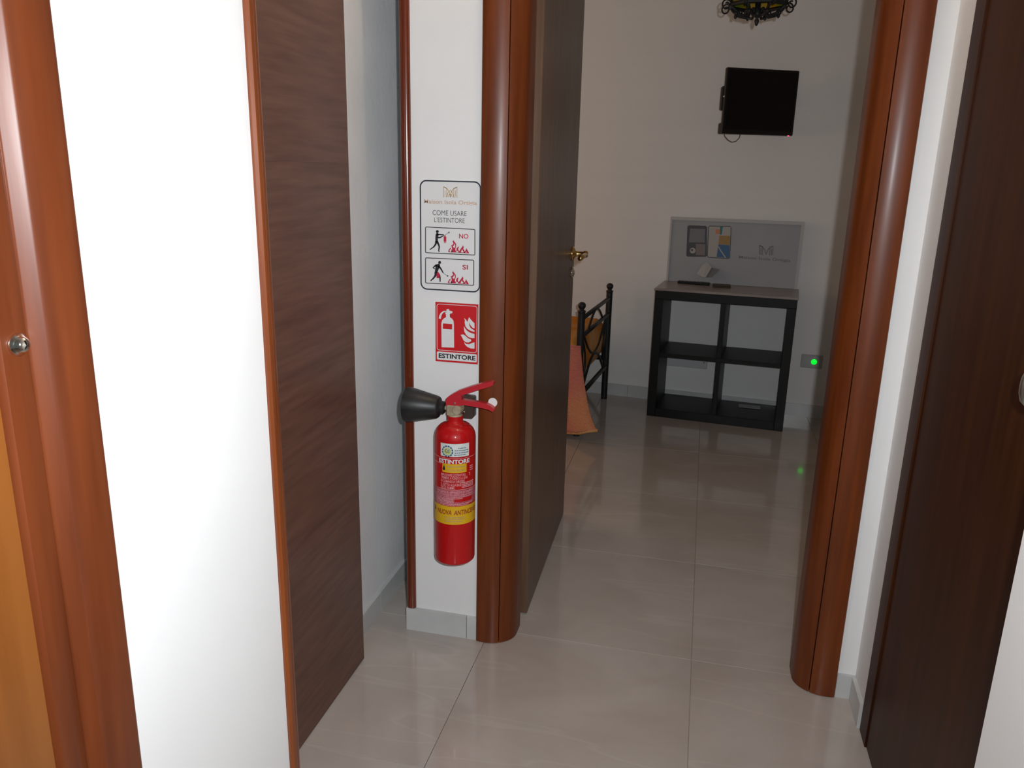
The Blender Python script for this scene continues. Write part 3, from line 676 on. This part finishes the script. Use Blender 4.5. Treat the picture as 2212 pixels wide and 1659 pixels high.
# grey framed board standing on the unit
def board():
    off = .012; th = .018
    f = lambda x, y, dy=0: onW(x, y, off+th+dy)
    tl, tr, bl, br = f(1447, 470), f(1737, 478), f(1440, 598), f(1725, 615)
    s = lambda p: (p-BO).dot(BU)
    s0 = s(bl); s1 = s((tr+br)/2); z1 = (tl.z+tr.z)/2; z0 = ZT+.0005
    base = W((s0+s1)/2, off+th/2, z0)
    root = thing('display_board', 'grey framed board with logo standing on black shelf unit', 'board', base, BANG)
    def slabw(n, mt, a, b, c, d, o0, o1, par=root):
        p = [W(a, o0, c), W(b, o0, c), W(b, o0, d), W(a, o0, d)]; q = [W(a, o1, c), W(b, o1, c), W(b, o1, d), W(a, o1, d)]
        return MB().hexa(p, q).build(n, mt, par)
    slabw('panel', 'board', s0+.004, s1-.004, z0, z1-.004, off, off+th)
    fw = .016
    slabw('frame_bar', 'boardframe', s0, s1, z1-fw, z1, off-.002, off+th+.008); slabw('frame_bar', 'boardframe', s1-fw, s1, z0, z1-fw, off-.002, off+th+.006); slabw('frame_bar', 'boardframe', s0, s0+fw*.6, z0, z1-fw, off-.002, off+th+.006)
    def B(cx, cy, d=.0005): return f(1400+cx/5.821, 440+cy/5.821, d)
    def prn(n, mt, polys, d=.0005, par=None): mb = MB(); flat(mb, polys, lambda x, y: B(x, y, d)); return mb.build(n, mt, par or root)
    pc = prn('printed_picture', 'boarddark', [[(510, 272), (725, 278), (742, 296), (738, 655), (722, 668), (496, 666), (480, 650), (494, 290)]])
    prn('picture_shape', 'boardmid', [[(528, 312), (716, 318), (712, 490), (512, 485)]], .0008, pc)
    prn('picture_shape', 'boardink', [[(600, 505), (722, 510), (716, 650), (600, 645)]], .0008, pc)
    prn('picture_shape', 'boardbeige', [disc(560, 590, 36)], .0011, pc); prn('picture_shape', 'boarddark', [disc(552, 582, 14)], .0014, pc)
    pd = prn('printed_picture', 'boardbeige', [[(785, 285), (1026, 290), (1040, 304), (1024, 670), (1010, 684), (758, 668), (748, 654), (770, 298)]])
    prn('picture_shape', 'boardorange', [[(850, 320), (905, 322), (902, 380), (846, 378)]], .0008, pd)
    prn('picture_shape', 'boardteal', [[(905, 290), (940, 290), (925, 390), (902, 388)]], .0008, pd)
    prn('picture_shape', 'boardochre', [[(895, 400), (1032, 405), (1026, 520), (885, 510)]], .0008, pd)
    prn('picture_shape', 'boardblue', [[(885, 512), (1026, 522), (1018, 684), (860, 670)]], .0008, pd)
    prn('picture_shape', 'boardbeige', stroke([(885, 540), (920, 600), (975, 680)], 14), .0011, pd)
    prn('picture_border', 'boarddark', stroke([(775, 280), (1028, 286), (1044, 302), (1026, 676), (1012, 690), (758, 674), (744, 660), (760, 296)], 9, True), .0011, pd)
    lg = []
    A, Bx, C_, D = 1400, 1572, 525, 640
    for p in ([(A, C_), (A, D), (A+40, D), (A+40, C_+18), (A, C_)], [(Bx, C_+8), (Bx-6, D+5), (Bx-46, D+5), (Bx-42, C_+24), (Bx, C_+8)], [(A+4, C_), (A+60, C_+40), (A+84, D)], [(Bx-4, C_+8), (Bx-60, C_+44), (Bx-90, D)], [(A+20, C_+35), (A+20, D)], [(Bx-22, C_+40), (Bx-24, D)]): lg += stroke(p, 11)
    prn('logo', 'boardink', lg)
    vs, fs = fit_text('Maison Isola Ortigia', 1140, 1790, -722, -674, .012); mb = MB()
    mb.add([B(x, -y+(x-1465)*.07) for x, y in vs], fs); mb.build('lettering', 'boardink', root)
board()
# things lying on the unit
px = onZ(1478, 604, ZT+.01); l = FS.inverted() @ px
tr_ = thing('remote_control', 'slim black remote control lying on grey shelf top', 'remote control', SP(.175, .25, ZT), BANG+R(-3))
MB().bbox(-.09, .09, -.02, .02, 0, .014, .003).build('body', 'blackplastic', tr_, world=False)
mb = MB()
for i in range(6):
    for j in range(3): mb.box(-.075+i*.022, -.063+i*.022, -.013+j*.010, -.006+j*.010, .0138, .0155)
mb.build('buttons', 'greypaper', tr_, world=False)
wl = thing('flat_case', 'small dark olive flat case lying on shelf top', 'case', SP(.335, .20, ZT), BANG+R(4))
MB().bbox(-.05, .05, -.03, .03, 0, .008, .003).build('lower_flap', 'olive', wl, world=False); MB().bbox(-.05, .048, -.029, .03, .008, .015, .003).build('upper_flap', 'olive', wl, world=False)
fo = thing('folded_leaflet', 'crumpled white and grey leaflet leaning on the grey board', 'leaflet', SP(.27, .27, ZT), BANG)
c0 = W(0, .036, 0)
def Bp(cx, cy, off): return onW(1400+cx/5.821, 440+cy/5.821, off)
pz = lambda cx, cy, off: Bp(cx, cy, off)
MB().add([pz(690, 925, .075), pz(800, 925, .075), pz(900, 830, .050), pz(790, 800, .045)], [[0, 1, 2, 3]]).add([pz(692, 926, .0735), pz(802, 926, .0735), pz(902, 831, .0485), pz(792, 801, .0435)], [[3, 2, 1, 0]]).build('grey_page', 'greypaper', fo)
MB().add([pz(690, 925, .077), pz(725, 925, .079), pz(800, 800, .052), pz(742, 740, .042)], [[0, 1, 2, 3]]).add([pz(610, 880, .060), pz(690, 925, .077), pz(742, 740, .042), pz(690, 760, .040)], [[0, 1, 2, 3]]).build('white_page', 'paper', fo)
pp = thing('paper_slip', 'thin white paper slip on lower right compartment', 'paper', SP(.55, .24, .052), BANG+R(3))
MB().box(-.06, .06, -.03, .03, 0, .002).build('sheet', 'paper', pp, world=False)
# socket plate with green light
sp = onW(1753.5, 780.5); ss = (sp-BO).dot(BU)
so = thing('wall_socket', 'grey wall socket plate with glowing green light', 'socket', W(ss, 0, sp.z-.04), BANG)
MB().bbox(-.058, .058, -.009, .0, .002, .078, .003).build('plate', 'greyplastic', so, world=False)
MB().box(-.045, .045, -.011, -.008, .016, .064).build('module_insert', 'greyplastic', so, world=False)
MB().lathe([(0, -.019), (.010, -.017), (.015, -.012), (.016, -.010)], (.012, 0, .040), 'y', 16).build('green_light', 'led', so, world=False, smooth=True)
# access plate behind the unit
a, b = onW(1424, 768), onW(1527, 801); s0, s1 = (a-BO).dot(BU), (b-BO).dot(BU)
ap = thing('wall_box_cover', 'pale rectangular cover plate on wall seen through shelf unit', 'cover plate', W((s0+s1)/2, 0, .22), BANG)
MB().bbox(-(s1-s0)/2, (s1-s0)/2, -.012, 0, .005, .085, .003).build('plate', 'wallplate', ap, world=False)
for sx in (-1, 1): MB().lathe([(0, -.0145), (.004, -.014), (.005, -.0118)], (sx*((s1-s0)/2-.02), 0, .045), 'y', 10).build('screw', 'chrome', ap, world=False, smooth=True)

# iron bed
BA = Vector((-.570, 3.955, 0)); BB = Vector((-.516, 4.700, 0)); bu = (BB-BA).normalized(); bl_ = Vector((-bu.y, bu.x, 0)); bw = (BB-BA).length
def bed():
    root = thing('iron_bed', 'black wrought iron single bed half hidden behind open door', 'bed', (BA+BB)/2+bl_*.9)
    P = lambda s, z, o=0: BA+bu*s+bl_*o+Vector((0, 0, z))
    for s in (0, bw):
        po = MB().tube([P(s, 0), P(s, .665)], .0185, 12).build('post', 'iron', root, auto=50)
        c = P(s, 0); MB().lathe([(.0185, .655), (.021, .660), (.021, .666), (.012, .670), (.012, .674), (.0185, .683), (.0205, .692), (.0185, .701), (.011, .708), (0, .711)], c, 'z', 16).build('finial', 'iron', po, smooth=True)
    for z, r in ((.622, .0115), (.527, .0115), (.205, .0125)): MB().tube([P(0, z), P(bw, z)], r, 8).build('rail', 'iron', root, smooth=True)
    # scrollwork
    c = bw/2
    def curve(n, pts, r=.0065): MB().tube([P(s, z) for s, z in pts], r, 6).build(n, 'iron', root, smooth=True)
    curve('scroll', [(c-.20+.40*i/14, .527+.088*math.sin(math.pi*i/14)) for i in range(15)])
    curve('scroll', [(c-.30+.60*i/16, .527-.155*math.sin(math.pi*i/16)) for i in range(17)])
    curve('scroll', [(c-.30+.60*i/16, .205+.158*math.sin(math.pi*i/16)) for i in range(17)])
    for sg in (-1, 1):
        curve('scroll', [(c+sg*(.34-.10*math.sin(math.pi*i/12)), .205+.322*i/12) for i in range(13)])
        curve('bar', [(c+sg*.315, .205), (c+sg*.315, .527)], .005)
    # frame, head end
    for s in (0.02, bw-.02): MB().tube([P(s, .26, .0), P(s, .26, 1.95)], .014, 8).build('side_rail', 'iron', root, smooth=True)
    for s in (0, bw):
        MB().tube([P(s, 0, 1.95), P(s, .95, 1.95)], .0185, 12).build('head_post', 'iron', root, smooth=True)
    for z in (.9, .6): MB().tube([P(0, z, 1.95), P(bw, z, 1.95)], .0115, 8).build('head_rail', 'iron', root, smooth=True)
    mt = MB(); q = rrect(.03, bw-.03, .0, .0, 0) if False else None
    c4 = [P(.02, 0, .035), P(bw-.03, 0, .035), P(bw-.03, 0, 1.9), P(.02, 0, 1.9)]
    up = lambda z: [p+Vector((0, 0, z)) for p in c4]
    mt.hexa(up(.275), up(.47)); mt.build('mattress', 'mattress', root)
bed()
def spread():
    P = lambda s, z, o=0: BA+bu*s+bl_*o+Vector((0, 0, z))
    root = thing('bedspread', 'orange and pink bedspread draped over bed, flaring to floor', 'bedspread', P(.3, .03, .8))
    # top with a rolled foot end and far drop
    mb = MB(); n = 22; m_ = 16; vs = []; fs = []
    prof = []                                     # along the bed: foot end roll
    for i in range(9): a = R(-80+170*i/8); prof.append((.055-.045*math.cos(a), .40+.115*math.sin(a)))
    prof += [(.3, .515), (.7, .510), (1.2, .512), (1.85, .515)]
    for i, (o, z) in enumerate(prof):
        for j in range(n+1):
            s = -.008+(bw-.0)*j/n; e = abs(2*j/n-1)
            zz = z if z < .42 else z-.05*e**6
            vs.append(P(s, zz+.006*math.sin(9*s+3*o), o))
    for i in range(len(prof)-1):
        for j in range(n): k = i*(n+1)+j; fs.append([k, k+1, k+n+2, k+n+1])
    mb.add(vs, fs); t = mb.build('top_sheet', 'coverorange', root, smooth=True)
    sm = t.modifiers.new('thickness', 'SOLIDIFY'); sm.thickness = .008; sm.offset = 1
    # near side drop: sheet that swings outward at the free corner
    mb = MB(); vs = []; fs = []; nz = 18; no = 40
    for i in range(nz+1):
        q = i/nz; z = .49-(.49-.030)*q
        for j in range(no+1):
            v = j/no
            edge = -.010-.050*q-.075*q*q        # free corner runs out past the foot post
            o = edge+v*(1.85-edge)
            out = -.028-.030*q-.050*q*q*math.exp(-v*9)
            ripple = .014*q*math.sin(o*22)
            lift = .045*math.exp(-(v*22)**2)*(q**6)
            vs.append(P(out+ripple*.8, z+lift, o))
    for i in range(nz):
        for j in range(no): k = i*(no+1)+j; fs.append([k, k+no+1, k+no+2, k+1])
    mb.add(vs, fs); d = mb.build('side_drop', 'cover', root, smooth=True, label='knitted salmon pink hanging side')
    sm = d.modifiers.new('thickness', 'SOLIDIFY'); sm.thickness = .008
    # orange border along the hem
    mb = MB(); mb.tube([vs[nz*(no+1)+j]+Vector((0, 0, .004)) for j in range(no+1)], .0085, 6); mb.build('hem', 'coverorange', root, smooth=True)
spread()

# pendant lamp with stained glass and iron scrolls
def pendant():
    Yp = 3.44; c = onY(1636, 30, Yp); cx = c.x; zb = onY(1634, 57, Yp).z; zr = onY(1634, 12, Yp).z; k = .00205
    root = thing('pendant_lamp', 'wrought iron pendant lamp with amber stained glass at top edge', 'lamp', (cx, Yp, zb))
    rg = .108; n = 8
    ring = [(cx+rg*math.cos(R(22.5+45*i)), Yp+rg*math.sin(R(22.5+45*i))) for i in range(n)]
    MB().tube([(x, y, zr) for x, y in ring], .008, 8, True).build('lower_ring', 'iron', root)
    MB().tube([(cx+(x-cx)*.95, Yp+(y-Yp)*.95, zr+.20) for x, y in ring], .007, 8, True).build('upper_ring', 'iron', root)
    for i in range(n):
        a = ring[i]; b = ring[(i+1) % n]; s = lambda p, f, z: (cx+(p[0]-cx)*f, Yp+(p[1]-Yp)*f, z)
        MB().hexa([s(a, .985, zr+.004), s(b, .985, zr+.004), s(b, .965, zr+.004), s(a, .965, zr+.004)], [s(a, .94, zr+.198), s(b, .94, zr+.198), s(b, .92, zr+.198), s(a, .92, zr+.198)]).build('glass_panel', 'glassamber', root)
        MB().tube([s(a, 1, zr), s(a, .95, zr+.2)], .005, 6).build('corner_bar', 'iron', root)
        # hanging scroll towards the middle, and a curl outwards
        t = R(22.5+45*i); d = Vector((math.cos(t), math.sin(t), 0)); C0 = Vector((cx, Yp, 0))
        pts = [(rg, zr), (rg*.90, zr-.014), (rg*.66, zr-.034), (rg*.42, zr-.040), (rg*.30, zr-.030), (rg*.34, zr-.018), (rg*.46, zr-.018)]
        MB().tube([C0+d*r_+Vector((0, 0, z)) for r_, z in pts], .0055, 6).build('scroll', 'iron', root, smooth=True)
        MB().lathe([(0, -.012), (.006, -.007), (.007, 0), (.004, .007), (0, .009)], C0+d*(rg*.80)+Vector((0, 0, zr-.030)), 'z', 8).build('leaf_drop', 'iron', root, smooth=True)
        cu_ = []
        for q in range(15):
            an = R(150-q*32); rr = .021*(1-q/22); cu_.append(C0+d*(rg+.020+rr*math.cos(an))+Vector((0, 0, zr-.004+rr*math.sin(an))))
        MB().tube([C0+d*rg+Vector((0, 0, zr+.006))]+cu_, .0032, 6).build('curl', 'iron', root, smooth=True)
    MB().lathe([(0, zb), (.004, zb+.003), (.008, zb+.012), (.009, zb+.020), (.005, zb+.028), (.012, zb+.034), (.018, zb+.046), (.010, zb+.060), (.010, zr+.01), (0, zr+.012)], (cx, Yp, 0), 'z', 14).build('finial', 'iron', root, smooth=True)
    MB().lathe([(.100, zr+.20), (.07, zr+.235), (.03, zr+.255), (.012, zr+.27), (0, zr+.27)], (cx, Yp, 0), 'z', 8, R(22.5)).build('cap', 'iron', root)
    MB().tube([(cx, Yp, zr+.265), (cx, Yp, TOP-.02)], .005, 8).build('chain', 'iron', root)
    MB().lathe([(0, TOP-.04), (.03, TOP-.035), (.05, TOP-.012), (.05, TOP)], (cx, Yp, 0), 'z', 20).build('canopy', 'iron', root, smooth=True)
pendant()
